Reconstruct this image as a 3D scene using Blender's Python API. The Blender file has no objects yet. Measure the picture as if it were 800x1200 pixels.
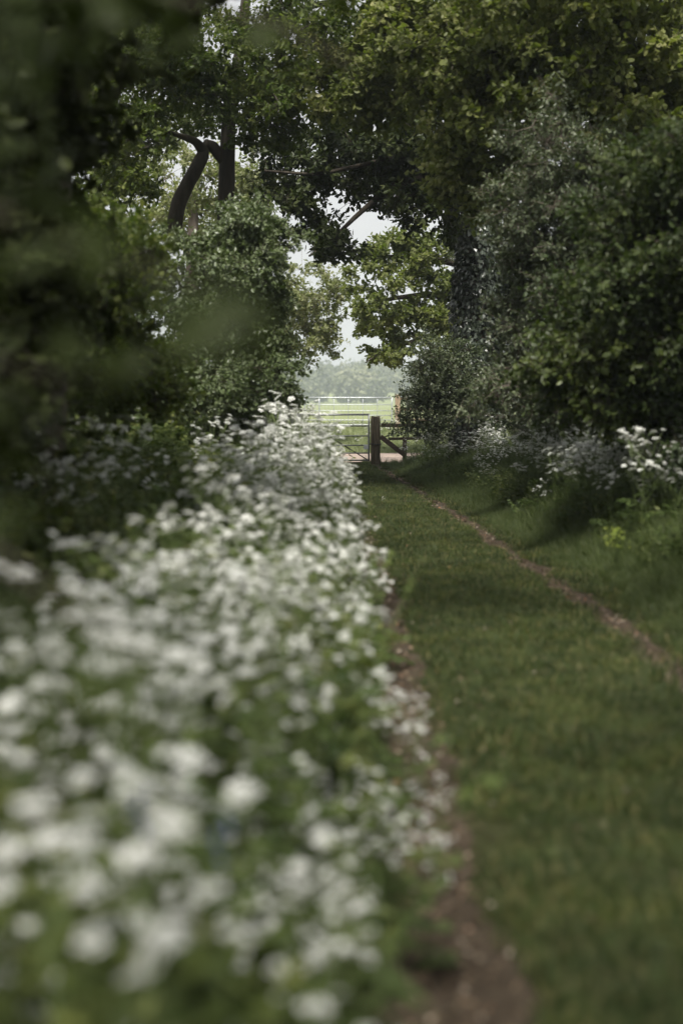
import bpy, math, random
import numpy as np
from mathutils import Vector

SC = bpy.context.scene
COL = SC.collection
rng = np.random.default_rng(11)
random.seed(11)
R = math.radians

# ------------------------------------------------------------------ camera
CAM_H, FPX = 1.65, 1667.0
PITCH, YAW = R(4.53), R(0.344)
cam_d = bpy.data.cameras.new('camera')
cam = bpy.data.objects.new('camera', cam_d); COL.objects.link(cam)
cam.location = (0, 0, CAM_H)
cam.rotation_euler = (R(90) - PITCH, 0, -YAW)
cam_d.sensor_fit = 'VERTICAL'; cam_d.sensor_height = 36.0; cam_d.sensor_width = 24.0
cam_d.lens = 50.0
cam_d.clip_start = 0.05; cam_d.clip_end = 3000
cam_d.dof.use_dof = True
cam_d.dof.focus_distance = 33.0
cam_d.dof.aperture_fstop = 1.0
SC.camera = cam

# ------------------------------------------------------------------ sky, sun, exposure
SUN_EL, SUN_AZ = R(57), R(-168)          # azimuth from +Y towards +X
w = bpy.data.worlds.new('World'); SC.world = w; w.use_nodes = True
nt = w.node_tree; nt.nodes.clear()
sky = nt.nodes.new('ShaderNodeTexSky'); sky.sky_type = 'NISHITA'; sky.sun_disc = False
sky.sun_elevation = SUN_EL; sky.sun_rotation = SUN_AZ
sky.air_density = 1.0; sky.dust_density = 3.0
hs = nt.nodes.new('ShaderNodeHueSaturation'); hs.inputs['Saturation'].default_value = 0.1
mx = nt.nodes.new('ShaderNodeMix'); mx.data_type = 'RGBA'; mx.inputs['Factor'].default_value = 0.72
mx.inputs['B'].default_value = (9.2, 9.25, 9.35, 1)       # overcast cloud layer
bg = nt.nodes.new('ShaderNodeBackground'); bg.inputs['Strength'].default_value = 0.062
wo = nt.nodes.new('ShaderNodeOutputWorld')
nt.links.new(sky.outputs['Color'], hs.inputs['Color']); nt.links.new(hs.outputs['Color'], mx.inputs['A'])
nt.links.new(mx.outputs['Result'], bg.inputs['Color']); nt.links.new(bg.outputs['Background'], wo.inputs['Surface'])
sl = bpy.data.lights.new('sun', 'SUN'); sl.energy = 4.4; sl.angle = R(12); sl.color = (1.0, 0.96, 0.88)
so = bpy.data.objects.new('sun', sl); COL.objects.link(so)
sd = Vector((math.sin(SUN_AZ) * math.cos(SUN_EL), math.cos(SUN_AZ) * math.cos(SUN_EL), math.sin(SUN_EL)))
so.rotation_euler = sd.to_track_quat('Z', 'Y').to_euler(); so.location = (0, 0, 30)
SC.view_settings.view_transform = 'Standard'; SC.view_settings.look = 'None'
SC.view_settings.exposure = 0.7; SC.view_settings.gamma = 1.0
cy = SC.cycles
cy.use_denoising = True; cy.max_bounces = 5; cy.diffuse_bounces = 2; cy.transmission_bounces = 3
cy.glossy_bounces = 2; cy.volume_bounces = 1; cy.use_adaptive_sampling = True; cy.adaptive_threshold = 0.02
cy.caustics_reflective = False; cy.caustics_refractive = False
cy.sample_clamp_indirect = 4.0

# ------------------------------------------------------------------ helpers
_f = np.array([math.sin(YAW) * math.cos(PITCH), math.cos(YAW) * math.cos(PITCH), -math.sin(PITCH)])
_r = np.array([math.cos(YAW), -math.sin(YAW), 0.0])
_u = np.cross(_r, _f)

def at(px, py, Y):
    """the point of the place that the photograph (800x1200) shows at px, py, Y metres down the lane"""
    d = _f + _r * (px - 400) / FPX + _u * (600 - py) / FPX
    return np.array([0, 0, CAM_H]) + d * (Y / d[1])

def sstep(a, b, x):
    t = np.clip((np.asarray(x, float) - a) / (b - a), 0, 1)
    return t * t * (3 - 2 * t)

def gh(x, y):
    """height of the ground"""
    x = np.asarray(x, float); y = np.asarray(y, float)
    lane = 1 - sstep(31, 37, y)
    h = (0.34 * sstep(.25, 1.9, -x) * sstep(4, 12, y) + 0.3 * sstep(1.8, 4.5, -x)) * lane + (0.22 * sstep(2.4, 3.4, x) + 0.4 * sstep(3.2, 5.8, x)) * lane
    h = h + 0.42 * sstep(44, 55, y) - 0.9 * sstep(60, 230, y) + 17 * sstep(780, 1150, y)
    h = h + 0.02 * np.sin(x * 2.1 + y * .7) * np.sin(y * 1.3 - x) * (1 - sstep(60, 80, y))
    return h

_XR = ([0, 8, 11.6, 14.4, 18.7, 24, 32.7, 36], [2.12, 2.10, 2.06, 1.95, 1.80, 1.59, 1.2, 1.0])
_XL = ([0, 4, 9, 14.4, 18.7, 24, 32.7, 36], [.31, .33, .38, .36, .25, .05, -.45, -.75])
def xr(y): return np.interp(y, *_XR)
def xl(y): return np.interp(y, *_XL)
def rut_half(y, which): return (0.14 + .025 * (1 - sstep(2.5, 6, y)) if which == 0 else 0.085) * (1 + .22 * np.sin(y * 2.3 + which) + .15 * np.sin(y * 5.1))

def prop(o, label=None, cat=None, group=None, kind=None):
    if label: o['label'] = label
    if cat: o['category'] = cat
    if group: o['group'] = group
    if kind: o['kind'] = kind
    return o

def mesh_obj(name, me, mat=None, parent=None, link=True):
    o = bpy.data.objects.new(name, me)
    if mat is not None and len(me.materials) == 0: me.materials.append(mat)
    if link: COL.objects.link(o)
    if parent is not None: o.parent = parent
    return o

def empty(name, loc=(0, 0, 0), rz=0.0):
    o = bpy.data.objects.new(name, None); COL.objects.link(o)
    o.location = loc; o.rotation_euler = (0, 0, rz); o.empty_display_size = 0.1
    return o

class Acc:
    """collects vertices and faces (quads, tris) as arrays"""
    def __init__(s): s.v = []; s.n = 0; s.f = []; s.r = []; s.m = []
    def add(s, V, F, rnd=None, mi=0):
        V = np.asarray(V, np.float32).reshape(-1, 3); F = np.asarray(F, np.int64)
        s.v.append(V); s.f.append(F + s.n); s.n += len(V)
        s.r.append(np.zeros(len(F), np.float32) if rnd is None else np.broadcast_to(np.asarray(rnd, np.float32), (len(F),)))
        s.m.append(np.full(len(F), mi, np.int32))
    def mesh(s, name, mats, smooth=False):
        V = np.concatenate(s.v)
        ls = []; tot = []
        for F in s.f: ls.append(F.reshape(-1)); tot.append(np.full(len(F), F.shape[1], np.int32))
        ls = np.concatenate(ls); tot = np.concatenate(tot)
        me = bpy.data.meshes.new(name)
        me.vertices.add(len(V)); me.vertices.foreach_set('co', V.reshape(-1))
        me.loops.add(len(ls)); me.loops.foreach_set('vertex_index', ls.astype(np.int32))
        me.polygons.add(len(tot))
        st = np.zeros(len(tot), np.int32); st[1:] = np.cumsum(tot)[:-1]
        me.polygons.foreach_set('loop_start', st)
        me.polygons.foreach_set('material_index', np.concatenate(s.m))
        me.polygons.foreach_set('use_smooth', np.full(len(tot), smooth))
        me.update(calc_edges=True)
        a = me.attributes.new('rnd', 'FLOAT', 'FACE'); a.data.foreach_set('value', np.concatenate(s.r))
        for m in (mats if isinstance(mats, (list, tuple)) else [mats]): me.materials.append(m)
        return me

def norm(a): return a / np.maximum(np.linalg.norm(a, axis=-1, keepdims=True), 1e-9)

def leaves(acc, P, D, N, L, wr=0.5, fold=0.18, curl=0.12, rnd=None, mi=0, at_=0.46):
    """vectorised leaves: base P, direction D, normal N, length L; two quads folded on the midrib"""
    n = len(P)
    if n == 0: return
    D = norm(D); S = norm(np.cross(D, N)); N = np.cross(S, D); L = np.broadcast_to(np.asarray(L, float), (n,))[:, None]
    t = P + D * L - N * L * curl; hw = S * L * wr * .5; dn = N * L * fold * wr
    l1 = P + D * L * (at_ - .2) - hw * .92 - dn; l2 = P + D * L * (at_ + .24) - hw * .82 - dn * 1.4
    r1 = P + D * L * (at_ - .2) + hw * .92 - dn; r2 = P + D * L * (at_ + .24) + hw * .82 - dn * 1.4
    V = np.stack([P, l1, l2, t, r2, r1], 1).reshape(-1, 3)
    o = (np.arange(n) * 6)[:, None]
    F = np.concatenate([o + np.array([[0, 3, 2, 1]]), o + np.array([[0, 5, 4, 3]])], 0)
    if rnd is None: rnd = rng.random(n)
    acc.add(V, F, np.concatenate([rnd, rnd]), mi)

def tube(acc, pts, rad, k=8, rough=0.0, mi=0, rnd=0.5, cap=True):
    pts = np.asarray(pts, float); n = len(pts); rad = np.broadcast_to(np.asarray(rad, float), (n,))
    T = norm(np.gradient(pts, axis=0))
    a = np.array([0, 0, 1.0]) if abs(T[0][2]) < .8 else np.array([1.0, 0, 0])
    V = []
    u = norm(np.cross(T[0], a))
    ph = np.linspace(0, 2 * math.pi, k, endpoint=False)
    for i in range(n):
        u = norm(u - T[i] * np.dot(u, T[i])); v = np.cross(T[i], u)
        rr = rad[i] * (1 + rough * (np.sin(ph * 3 + i * .35) * .5 + rng.normal(0, .35, k)))
        V.append(pts[i] + np.outer(np.cos(ph) * rr, u) + np.outer(np.sin(ph) * rr, v))
    V = np.concatenate(V)
    i = np.arange(n - 1)[:, None] * k; j = np.arange(k)[None, :]; j2 = (j + 1) % k
    F = np.stack([i + j, i + j2, i + k + j2, i + k + j], -1).reshape(-1, 4)
    acc.add(V, F, rnd, mi)
    if cap and k >= 3:
        base = acc.n - n * k
        for s0, rev in ((0, True), ((n - 1) * k, False)):
            idx = (base + s0 + np.arange(k)); idx = idx[::-1] if rev else idx
            acc.f.append(idx[None, :]); acc.r.append(np.full(1, rnd, np.float32)); acc.m.append(np.full(1, mi, np.int32))

def twigs(acc, A, B, r, mi=0):
    """thin three-sided twigs from A to B"""
    n = len(A); D = norm(B - A); u = norm(np.cross(D, np.array([.3, .2, 1.0]))); v = np.cross(D, u)
    r = np.broadcast_to(np.asarray(r, float), (n,))[:, None]
    V = []
    for k in range(3):
        c, s = math.cos(k * 2.0944), math.sin(k * 2.0944)
        V.append(A + (u * c + v * s) * r); V.append(B + (u * c + v * s) * r * .4)
    V = np.stack(V, 1).reshape(-1, 3); o = (np.arange(n) * 6)[:, None]
    F = np.concatenate([o + np.array([[0, 2, 3, 1]]), o + np.array([[2, 4, 5, 3]]), o + np.array([[4, 0, 1, 5]])])
    acc.add(V, F, .5, mi)

def box_on(acc, c, s, rz=0.0, bev=0.0, rot=None, mi=0, rnd=.5):
    """box with chamfered long edges; centre c, sizes s, axes by rot (3x3) or rz"""
    hx, hy, hz = s[0] / 2, s[1] / 2, s[2] / 2; b = bev
    if b > 0:
        prof = [(-hx + b, -hy), (hx - b, -hy), (hx, -hy + b), (hx, hy - b), (hx - b, hy), (-hx + b, hy), (-hx, hy - b), (-hx, -hy + b)]
    else:
        prof = [(-hx, -hy), (hx, -hy), (hx, hy), (-hx, hy)]
    k = len(prof)
    lay = [(-hz, 1.0 - (2 * b / s[0] if b else 0)), (-hz + b, 1), (hz - b, 1), (hz, 1.0 - (2 * b / s[0] if b else 0))] if b else [(-hz, 1), (hz, 1)]
    V = np.array([[x * q, y * q, z] for z, q in lay for x, y in prof])
    if rot is None:
        c_, s_ = math.cos(rz), math.sin(rz); rot = np.array([[c_, -s_, 0], [s_, c_, 0], [0, 0, 1]])
    V = V @ np.asarray(rot).T + np.asarray(c)
    F = [[i * k + j, i * k + (j + 1) % k, (i + 1) * k + (j + 1) % k, (i + 1) * k + j] for i in range(len(lay) - 1) for j in range(k)]
    acc.add(V, F, rnd, mi)
    base = acc.n - len(V)
    for idx in (base + np.arange(k)[::-1], base + (len(lay) - 1) * k + np.arange(k)):
        acc.f.append(idx[None, :]); acc.r.append(np.full(1, rnd, np.float32)); acc.m.append(np.full(1, mi, np.int32))

# ------------------------------------------------------------------ materials
def new_mat(name):
    m = bpy.data.materials.new(name); m.use_nodes = True
    t = m.node_tree; t.nodes.clear()
    return m, t, t.nodes.new('ShaderNodeOutputMaterial')

def ramp(t, fac, stops):
    r = t.nodes.new('ShaderNodeValToRGB')
    while len(r.color_ramp.elements) < len(stops): r.color_ramp.elements.new(.5)
    for e, (p, c) in zip(r.color_ramp.elements, stops): e.position = p; e.color = (*c, 1)
    t.links.new(fac, r.inputs['Fac']); return r.outputs['Color']

def noise(t, scale, detail=3, coord='Object', rough=.55, vec=None):
    n = t.nodes.new('ShaderNodeTexNoise'); n.inputs['Scale'].default_value = scale
    n.inputs['Detail'].default_value = detail; n.inputs['Roughness'].default_value = rough
    if vec is None:
        if coord == 'World': g = t.nodes.new('ShaderNodeNewGeometry'); t.links.new(g.outputs['Position'], n.inputs['Vector'])
        else: g = t.nodes.new('ShaderNodeTexCoord'); t.links.new(g.outputs[coord], n.inputs['Vector'])
    else: t.links.new(vec, n.inputs['Vector'])
    return n.outputs['Fac']

def mixc(t, f, a, b, mode='MIX'):
    m = t.nodes.new('ShaderNodeMix'); m.data_type = 'RGBA'; m.blend_type = mode
    for s, v in (('Factor', f), ('A', a), ('B', b)):
        if isinstance(v, (int, float)): m.inputs[s].default_value = v
        elif isinstance(v, tuple): m.inputs[s].default_value = (*v, 1)
        else: t.links.new(v, m.inputs[s])
    return m.outputs['Result']

def leaf_mat(name, stops, trans=.35, rough=.5, spec=.3, patch=None, pscale=.6, tcol=(1.0, 1.2, .5)):
    m, t, out = new_mat(name)
    a = t.nodes.new('ShaderNodeAttribute'); a.attribute_name = 'rnd'
    c = ramp(t, a.outputs['Fac'], stops)
    if patch:
        f = noise(t, pscale, 3, 'World')
        mr = t.nodes.new('ShaderNodeMapRange'); mr.inputs['From Min'].default_value = .42; mr.inputs['From Max'].default_value = .62
        t.links.new(f, mr.inputs['Value'])
        c = mixc(t, mr.outputs['Result'], c, mixc(t, 1.0, c, patch, 'MULTIPLY'))
    p = t.nodes.new('ShaderNodeBsdfPrincipled'); p.inputs['Roughness'].default_value = rough
    p.inputs['Specular IOR Level'].default_value = spec
    t.links.new(c, p.inputs['Base Color'])
    tr = t.nodes.new('ShaderNodeBsdfTranslucent'); t.links.new(mixc(t, 1.0, c, tcol, 'MULTIPLY'), tr.inputs['Color'])
    ms = t.nodes.new('ShaderNodeMixShader'); ms.inputs[0].default_value = trans
    t.links.new(p.outputs[0], ms.inputs[1]); t.links.new(tr.outputs[0], ms.inputs[2]); t.links.new(ms.outputs[0], out.inputs['Surface'])
    return m

def solid_mat(name, stops, scale=8, rough=.8, bump=.3, bscale=None, metallic=0, stretch=(1, 1, 1), spec=.3):
    m, t, out = new_mat(name)
    g = t.nodes.new('ShaderNodeTexCoord'); mp = t.nodes.new('ShaderNodeMapping'); mp.inputs['Scale'].default_value = stretch
    t.links.new(g.outputs['Object'], mp.inputs['Vector'])
    f = noise(t, scale, 6, vec=mp.outputs[0], rough=.65)
    p = t.nodes.new('ShaderNodeBsdfPrincipled'); p.inputs['Roughness'].default_value = rough; p.inputs['Metallic'].default_value = metallic
    p.inputs['Specular IOR Level'].default_value = spec
    t.links.new(ramp(t, f, stops), p.inputs['Base Color'])
    if bump:
        b = t.nodes.new('ShaderNodeBump'); b.inputs['Strength'].default_value = bump; b.inputs['Distance'].default_value = .02
        t.links.new(noise(t, bscale or scale * 2, 5, vec=mp.outputs[0], rough=.7), b.inputs['Height']); t.links.new(b.outputs[0], p.inputs['Normal'])
    t.links.new(p.outputs[0], out.inputs['Surface'])
    return m

M = {}
M['oak'] = leaf_mat('oak_leaf', [(0, (.045, .068, .016)), (.5, (.088, .12, .03)), (1, (.18, .205, .06))], trans=.42, patch=(1.1, 1.0, .85))
M['oak_dark'] = leaf_mat('oak_leaf_shade_tone', [(0, (.026, .038, .013)), (.6, (.046, .06, .02)), (1, (.085, .098, .035))], trans=.22, spec=.2)  # oak leaf with silhouette and shade put into its colour
M['oak_bright'] = leaf_mat('oak_leaf_lit_tone', [(0, (.075, .1, .028)), (.5, (.135, .16, .048)), (1, (.22, .23, .09))], trans=.45)  # oak leaf lightened, sunlight beyond the lane put into its colour
M['pale'] = leaf_mat('pale_bronze_leaf', [(0, (.13, .15, .06)), (.5, (.2, .22, .1)), (1, (.29, .28, .16))], trans=.4)
M['haw'] = leaf_mat('hawthorn_leaf', [(0, (.055, .078, .03)), (.5, (.1, .13, .055)), (1, (.19, .22, .12))], trans=.28, rough=.4, spec=.5)
M['grey'] = leaf_mat('grey_green_leaf', [(0, (.045, .06, .028)), (.5, (.09, .115, .055)), (1, (.18, .2, .125))], trans=.25, rough=.38, spec=.5)
M['elm'] = leaf_mat('elm_leaf', [(0, (.024, .042, .013)), (.5, (.052, .078, .024)), (1, (.13, .165, .055))], trans=.33, rough=.45, spec=.4, patch=(1.2, 1.1, .8))
M['syc'] = leaf_mat('sycamore_leaf', [(0, (.08, .1, .025)), (.5, (.15, .17, .05)), (1, (.31, .3, .13))], trans=.42)
M['dark'] = leaf_mat('leaf_shade_tone', [(0, (.02, .026, .008)), (1, (.042, .05, .015))], trans=.12, spec=.1)  # deep shade of the near left is put into this leaf colour
M['ivy'] = leaf_mat('ivy_leaf', [(0, (.03, .04, .026)), (.7, (.055, .068, .048)), (1, (.12, .14, .115))], trans=.08, rough=.28, spec=.6)
M['maple'] = leaf_mat('maple_leaf', [(0, (.022, .03, .008)), (1, (.036, .048, .012))], spec=.08, trans=.2, rough=.45)  # leaf colour darkened so that the near sprays read as silhouettes
M['weed'] = leaf_mat('weed_leaf', [(0, (.035, .06, .015)), (.5, (.075, .11, .028)), (1, (.14, .175, .06))], trans=.35, patch=(1.25, 1.0, .8), pscale=.9)
M['frond'] = leaf_mat('cow_parsley_leaf', [(0, (.045, .075, .02)), (1, (.11, .15, .045))], trans=.35)
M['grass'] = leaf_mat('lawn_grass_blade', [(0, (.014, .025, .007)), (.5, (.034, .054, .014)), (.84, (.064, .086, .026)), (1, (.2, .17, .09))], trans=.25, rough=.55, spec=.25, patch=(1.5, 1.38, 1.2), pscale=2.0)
M['tallgrass'] = leaf_mat('tall_grass_blade', [(0, (.04, .062, .018)), (.6, (.08, .106, .034)), (1, (.17, .19, .08))], trans=.3)
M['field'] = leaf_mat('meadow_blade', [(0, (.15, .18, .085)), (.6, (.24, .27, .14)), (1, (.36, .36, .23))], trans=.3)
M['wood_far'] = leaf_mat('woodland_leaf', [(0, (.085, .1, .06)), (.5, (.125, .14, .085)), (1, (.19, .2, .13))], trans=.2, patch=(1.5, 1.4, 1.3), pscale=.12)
M['petal'] = leaf_mat('white_petal', [(0, (.74, .75, .7)), (1, (.88, .88, .86))], trans=.3, rough=.6, spec=.2, tcol=(1, 1, .95))
M['blue'] = leaf_mat('bluebell_petal', [(0, (.09, .1, .26)), (1, (.15, .16, .36))], trans=.2, tcol=(1, 1, 1))
M['lime'] = leaf_mat('spurge_leaf', [(0, (.2, .26, .04)), (1, (.34, .38, .08))], trans=.3)
M['litter'] = leaf_mat('dead_leaf', [(0, (.03, .019, .011)), (.55, (.075, .05, .03)), (.88, (.18, .13, .085)), (.97, (.42, .36, .29)), (1, (.33, .13, .05))], trans=.1, rough=.7, tcol=(1, .9, .7))
M['stalk'] = leaf_mat('green_stalk', [(0, (.09, .13, .04)), (1, (.13, .16, .06))], trans=.05)
M['bark'] = solid_mat('oak_bark', [(0.3, (.02, .017, .012)), (.55, (.055, .045, .033)), (.8, (.1, .09, .07))], 6, .9, .9, 14, stretch=(1, 1, .25))
M['bark_pale'] = solid_mat('lichened_bark', [(.3, (.09, .07, .055)), (.7, (.2, .165, .14))], 7, .9, .7, 16, stretch=(1, 1, .4))
M['post'] = solid_mat('weathered_oak', [(.32, (.016, .012, .008)), (.5, (.07, .056, .036)), (.72, (.17, .145, .105))], 34, .85, .9, 50, stretch=(1, 1, .06))
M['postfar'] = solid_mat('weathered_pine', [(.3, (.2, .14, .09)), (.7, (.36, .28, .2))], 20, .85, .5, 40, stretch=(1, 1, .1))
M['rail'] = solid_mat('wet_dark_timber', [(.3, (.035, .024, .017)), (.7, (.085, .062, .045))], 24, .8, .6, 40, stretch=(.1, 1, 1))
M['steel'] = solid_mat('galvanised_steel', [(.3, (.17, .175, .18)), (.7, (.33, .335, .34))], 16, .42, .1, 40, metallic=.75, spec=.5)
M['steelfar'] = solid_mat('new_galvanised_steel', [(.3, (.34, .36, .38)), (.7, (.5, .52, .54))], 12, .4, .05, 40, metallic=.4, spec=.5)
M['iron'] = solid_mat('black_iron', [(.3, (.012, .012, .012)), (.7, (.03, .028, .026))], 30, .6, .3)

# ground: soil under the grass, the green of moss and dead thatch between blades
def ground_mat():
    m, t, out = new_mat('soil_and_thatch')
    f = noise(t, 3.0, 8, 'World', .7); f2 = noise(t, 38, 4, 'World', .7)
    c = ramp(t, f, [(.3, (.016, .02, .008)), (.5, (.026, .032, .011)), (.7, (.042, .04, .02))])
    c = mixc(t, .5, c, ramp(t, f2, [(.3, (.02, .018, .008)), (.7, (.07, .075, .03))]))
    p = t.nodes.new('ShaderNodeBsdfPrincipled'); p.inputs['Roughness'].default_value = .95; p.inputs['Specular IOR Level'].default_value = .1
    b = t.nodes.new('ShaderNodeBump'); b.inputs['Strength'].default_value = .8; b.inputs['Distance'].default_value = .03
    t.links.new(f2, b.inputs['Height']); t.links.new(b.outputs[0], p.inputs['Normal'])
    t.links.new(c, p.inputs['Base Color']); t.links.new(p.outputs[0], out.inputs['Surface']); return m
def meadow_mat():
    m, t, out = new_mat('meadow_turf')
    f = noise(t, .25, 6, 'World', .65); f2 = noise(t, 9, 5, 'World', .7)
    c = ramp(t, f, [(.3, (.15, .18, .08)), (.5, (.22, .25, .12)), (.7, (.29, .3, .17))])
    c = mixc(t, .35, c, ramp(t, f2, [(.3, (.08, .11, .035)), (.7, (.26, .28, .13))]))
    p = t.nodes.new('ShaderNodeBsdfPrincipled'); p.inputs['Roughness'].default_value = .95; p.inputs['Specular IOR Level'].default_value = .1
    t.links.new(c, p.inputs['Base Color']); t.links.new(p.outputs[0], out.inputs['Surface']); return m
def dirt_mat(name, a, b_, c_):
    m, t, out = new_mat(name)
    f = noise(t, 14, 8, 'World', .75); f2 = noise(t, 90, 4, 'World', .7); f3 = noise(t, 1.1, 3, 'World')
    c = ramp(t, f, [(.28, a), (.5, b_), (.72, c_)])
    c = mixc(t, .35, c, ramp(t, f2, [(.35, a), (.7, c_)]))
    c = mixc(t, .5, c, mixc(t, 1.0, c, ramp(t, f3, [(.35, (.5, .5, .5)), (.65, (1.2, 1.15, 1.1))]), 'MULTIPLY'))
    p = t.nodes.new('ShaderNodeBsdfPrincipled'); p.inputs['Roughness'].default_value = .9; p.inputs['Specular IOR Level'].default_value = .2
    b = t.nodes.new('ShaderNodeBump'); b.inputs['Strength'].default_value = .9; b.inputs['Distance'].default_value = .02
    t.links.new(f, b.inputs['Height']); t.links.new(b.outputs[0], p.inputs['Normal'])
    t.links.new(c, p.inputs['Base Color']); t.links.new(p.outputs[0], out.inputs['Surface']); return m
M['ground'] = ground_mat(); M['meadow'] = meadow_mat()
M['dirt'] = dirt_mat('rut_earth', (.02, .0155, .01), (.05, .037, .024), (.11, .085, .06))
M['track'] = dirt_mat('stony_track', (.18, .14, .115), (.3, .24, .205), (.43, .36, .32))

# ------------------------------------------------------------------ the ground, ruts and tracks
def sheet(xs, ys, hfun, name, mat):
    X, Y = np.meshgrid(xs, ys); Z = hfun(X, Y)
    V = np.stack([X, Y, Z], -1).reshape(-1, 3); nx, ny = len(xs), len(ys)
    i = np.arange(ny - 1)[:, None] * nx; j = np.arange(nx - 1)[None, :]
    F = np.stack([i + j, i + j + 1, i + nx + j + 1, i + nx + j], -1).reshape(-1, 4)
    a = Acc(); a.add(V, F)
    o = mesh_obj(name, a.mesh(name, mat, True)); return o

def h_lane(x, y):
    h = gh(x, y)
    for k, fx in ((0, xl), (1, xr)):
        h = h - .035 * np.exp(-((x - fx(y)) / .13) ** 2) * (1 - sstep(34, 36, y))
    return h + 0.012 * np.sin(x * 9 + np.sin(y * 2.2) * 2) * np.sin(y * 5.3)
xs = np.concatenate([np.linspace(-1500, -40, 12), np.linspace(-30, -7, 14), np.linspace(-6, 7, 131), np.linspace(8, 30, 14), np.linspace(40, 1500, 12)])
ys = np.concatenate([np.linspace(-60, -4, 12), np.linspace(-3, 38, 206)])
prop(sheet(xs, ys, h_lane, 'ground', M['ground']), kind='structure', label='earth and thatch under the lane and banks')
ys2 = np.concatenate([np.linspace(38, 60, 40), np.linspace(63, 700, 60), np.linspace(730, 1300, 30), np.linspace(1400, 2500, 6)])
xs2 = np.concatenate([np.linspace(-1500, -40, 12), np.linspace(-30, 30, 70), np.linspace(40, 1500, 12)])
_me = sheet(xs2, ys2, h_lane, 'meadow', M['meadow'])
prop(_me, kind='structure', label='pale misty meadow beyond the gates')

def strip(name, fx, half, y0, y1, n, mat, label, lift=.004):
    ys = np.linspace(y0, y1, n); acc = Acc(); rows = []
    for y in ys:
        c = float(fx(y)); hw = float(half(y))
        xx = np.linspace(-1, 1, 7) * hw + c + .012 * math.sin(y * 17)
        rows.append(np.stack([xx, np.full(7, y), h_lane(xx, np.full(7, y)) + lift + .012 * (np.abs(np.linspace(-1, 1, 7)) < .9) * rng.random(7)], -1))
    V = np.concatenate(rows); i = np.arange(n - 1)[:, None] * 7; j = np.arange(6)[None, :]
    acc.add(V, np.stack([i + j, i + j + 1, i + 7 + j + 1, i + 7 + j], -1).reshape(-1, 4))
    o = mesh_obj(name, acc.mesh(name, mat, True)); return prop(o, label, kind='structure')
strip('path', xl, lambda y: rut_half(y, 0) + .03, 1.2, 35.3, 300, M['dirt'], 'bare brown wheel rut along the left of the grass lane')
strip('path', xr, lambda y: rut_half(y, 1) + .03, 1.2, 35.5, 300, M['dirt'], 'narrow reddish wheel rut along the right of the grass lane')
_t = sheet(np.linspace(-30, 30, 61), np.linspace(36.9, 43.2, 14), lambda x, y: h_lane(x, y) + .03, 'track', M['track'])
prop(_t, 'stony pinkish farm track crossing behind the gate', kind='structure')

# ------------------------------------------------------------------ scattering of ground cover (kind stuff)
def scatter(name, protos, P, rot, scl, idx, label, parent=None):
    me = bpy.data.meshes.new(name); me.vertices.add(len(P)); me.vertices.foreach_set('co', np.asarray(P, np.float32).reshape(-1))
    a = me.attributes.new('rot', 'FLOAT_VECTOR', 'POINT'); a.data.foreach_set('vector', np.asarray(rot, np.float32).reshape(-1))
    a = me.attributes.new('scl', 'FLOAT', 'POINT'); a.data.foreach_set('value', np.asarray(scl, np.float32))
    a = me.attributes.new('idx', 'INT', 'POINT'); a.data.foreach_set('value', np.asarray(idx, np.int32))
    o = mesh_obj(name, me, parent=parent)
    ng = bpy.data.node_groups.new(name + '_nodes', 'GeometryNodeTree')
    ng.interface.new_socket('Geometry', in_out='INPUT', socket_type='NodeSocketGeometry')
    ng.interface.new_socket('Geometry', in_out='OUTPUT', socket_type='NodeSocketGeometry')
    N = ng.nodes; gi = N.new('NodeGroupInput'); go = N.new('NodeGroupOutput'); jn = N.new('GeometryNodeJoinGeometry')
    def attr(nm, ty):
        n = N.new('GeometryNodeInputNamedAttribute'); n.data_type = ty; n.inputs['Name'].default_value = nm; return n.outputs['Attribute']
    ar = attr('rot', 'FLOAT_VECTOR'); as_ = attr('scl', 'FLOAT'); ai = attr('idx', 'INT')
    e2r = N.new('FunctionNodeEulerToRotation'); ng.links.new(ar, e2r.inputs[0])
    for k, pr in enumerate(protos):
        oi = N.new('GeometryNodeObjectInfo'); oi.inputs['Object'].default_value = pr
        cmp = N.new('FunctionNodeCompare'); cmp.data_type = 'INT'; cmp.operation = 'EQUAL'
        A = [s for s in cmp.inputs if s.enabled and s.type == 'INT']
        ng.links.new(ai, A[0]); A[1].default_value = k
        ip = N.new('GeometryNodeInstanceOnPoints')
        ng.links.new(gi.outputs[0], ip.inputs['Points']); ng.links.new(cmp.outputs[0], ip.inputs['Selection'])
        ng.links.new(oi.outputs['Geometry'], ip.inputs['Instance']); ng.links.new(e2r.outputs[0], ip.inputs['Rotation'])
        ng.links.new(as_, ip.inputs['Scale']); ng.links.new(ip.outputs[0], jn.inputs[0])
    ng.links.new(jn.outputs[0], go.inputs[0])
    md = o.modifiers.new('scatter', 'NODES'); md.node_group = ng
    return prop(o, label, kind='stuff')

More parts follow.
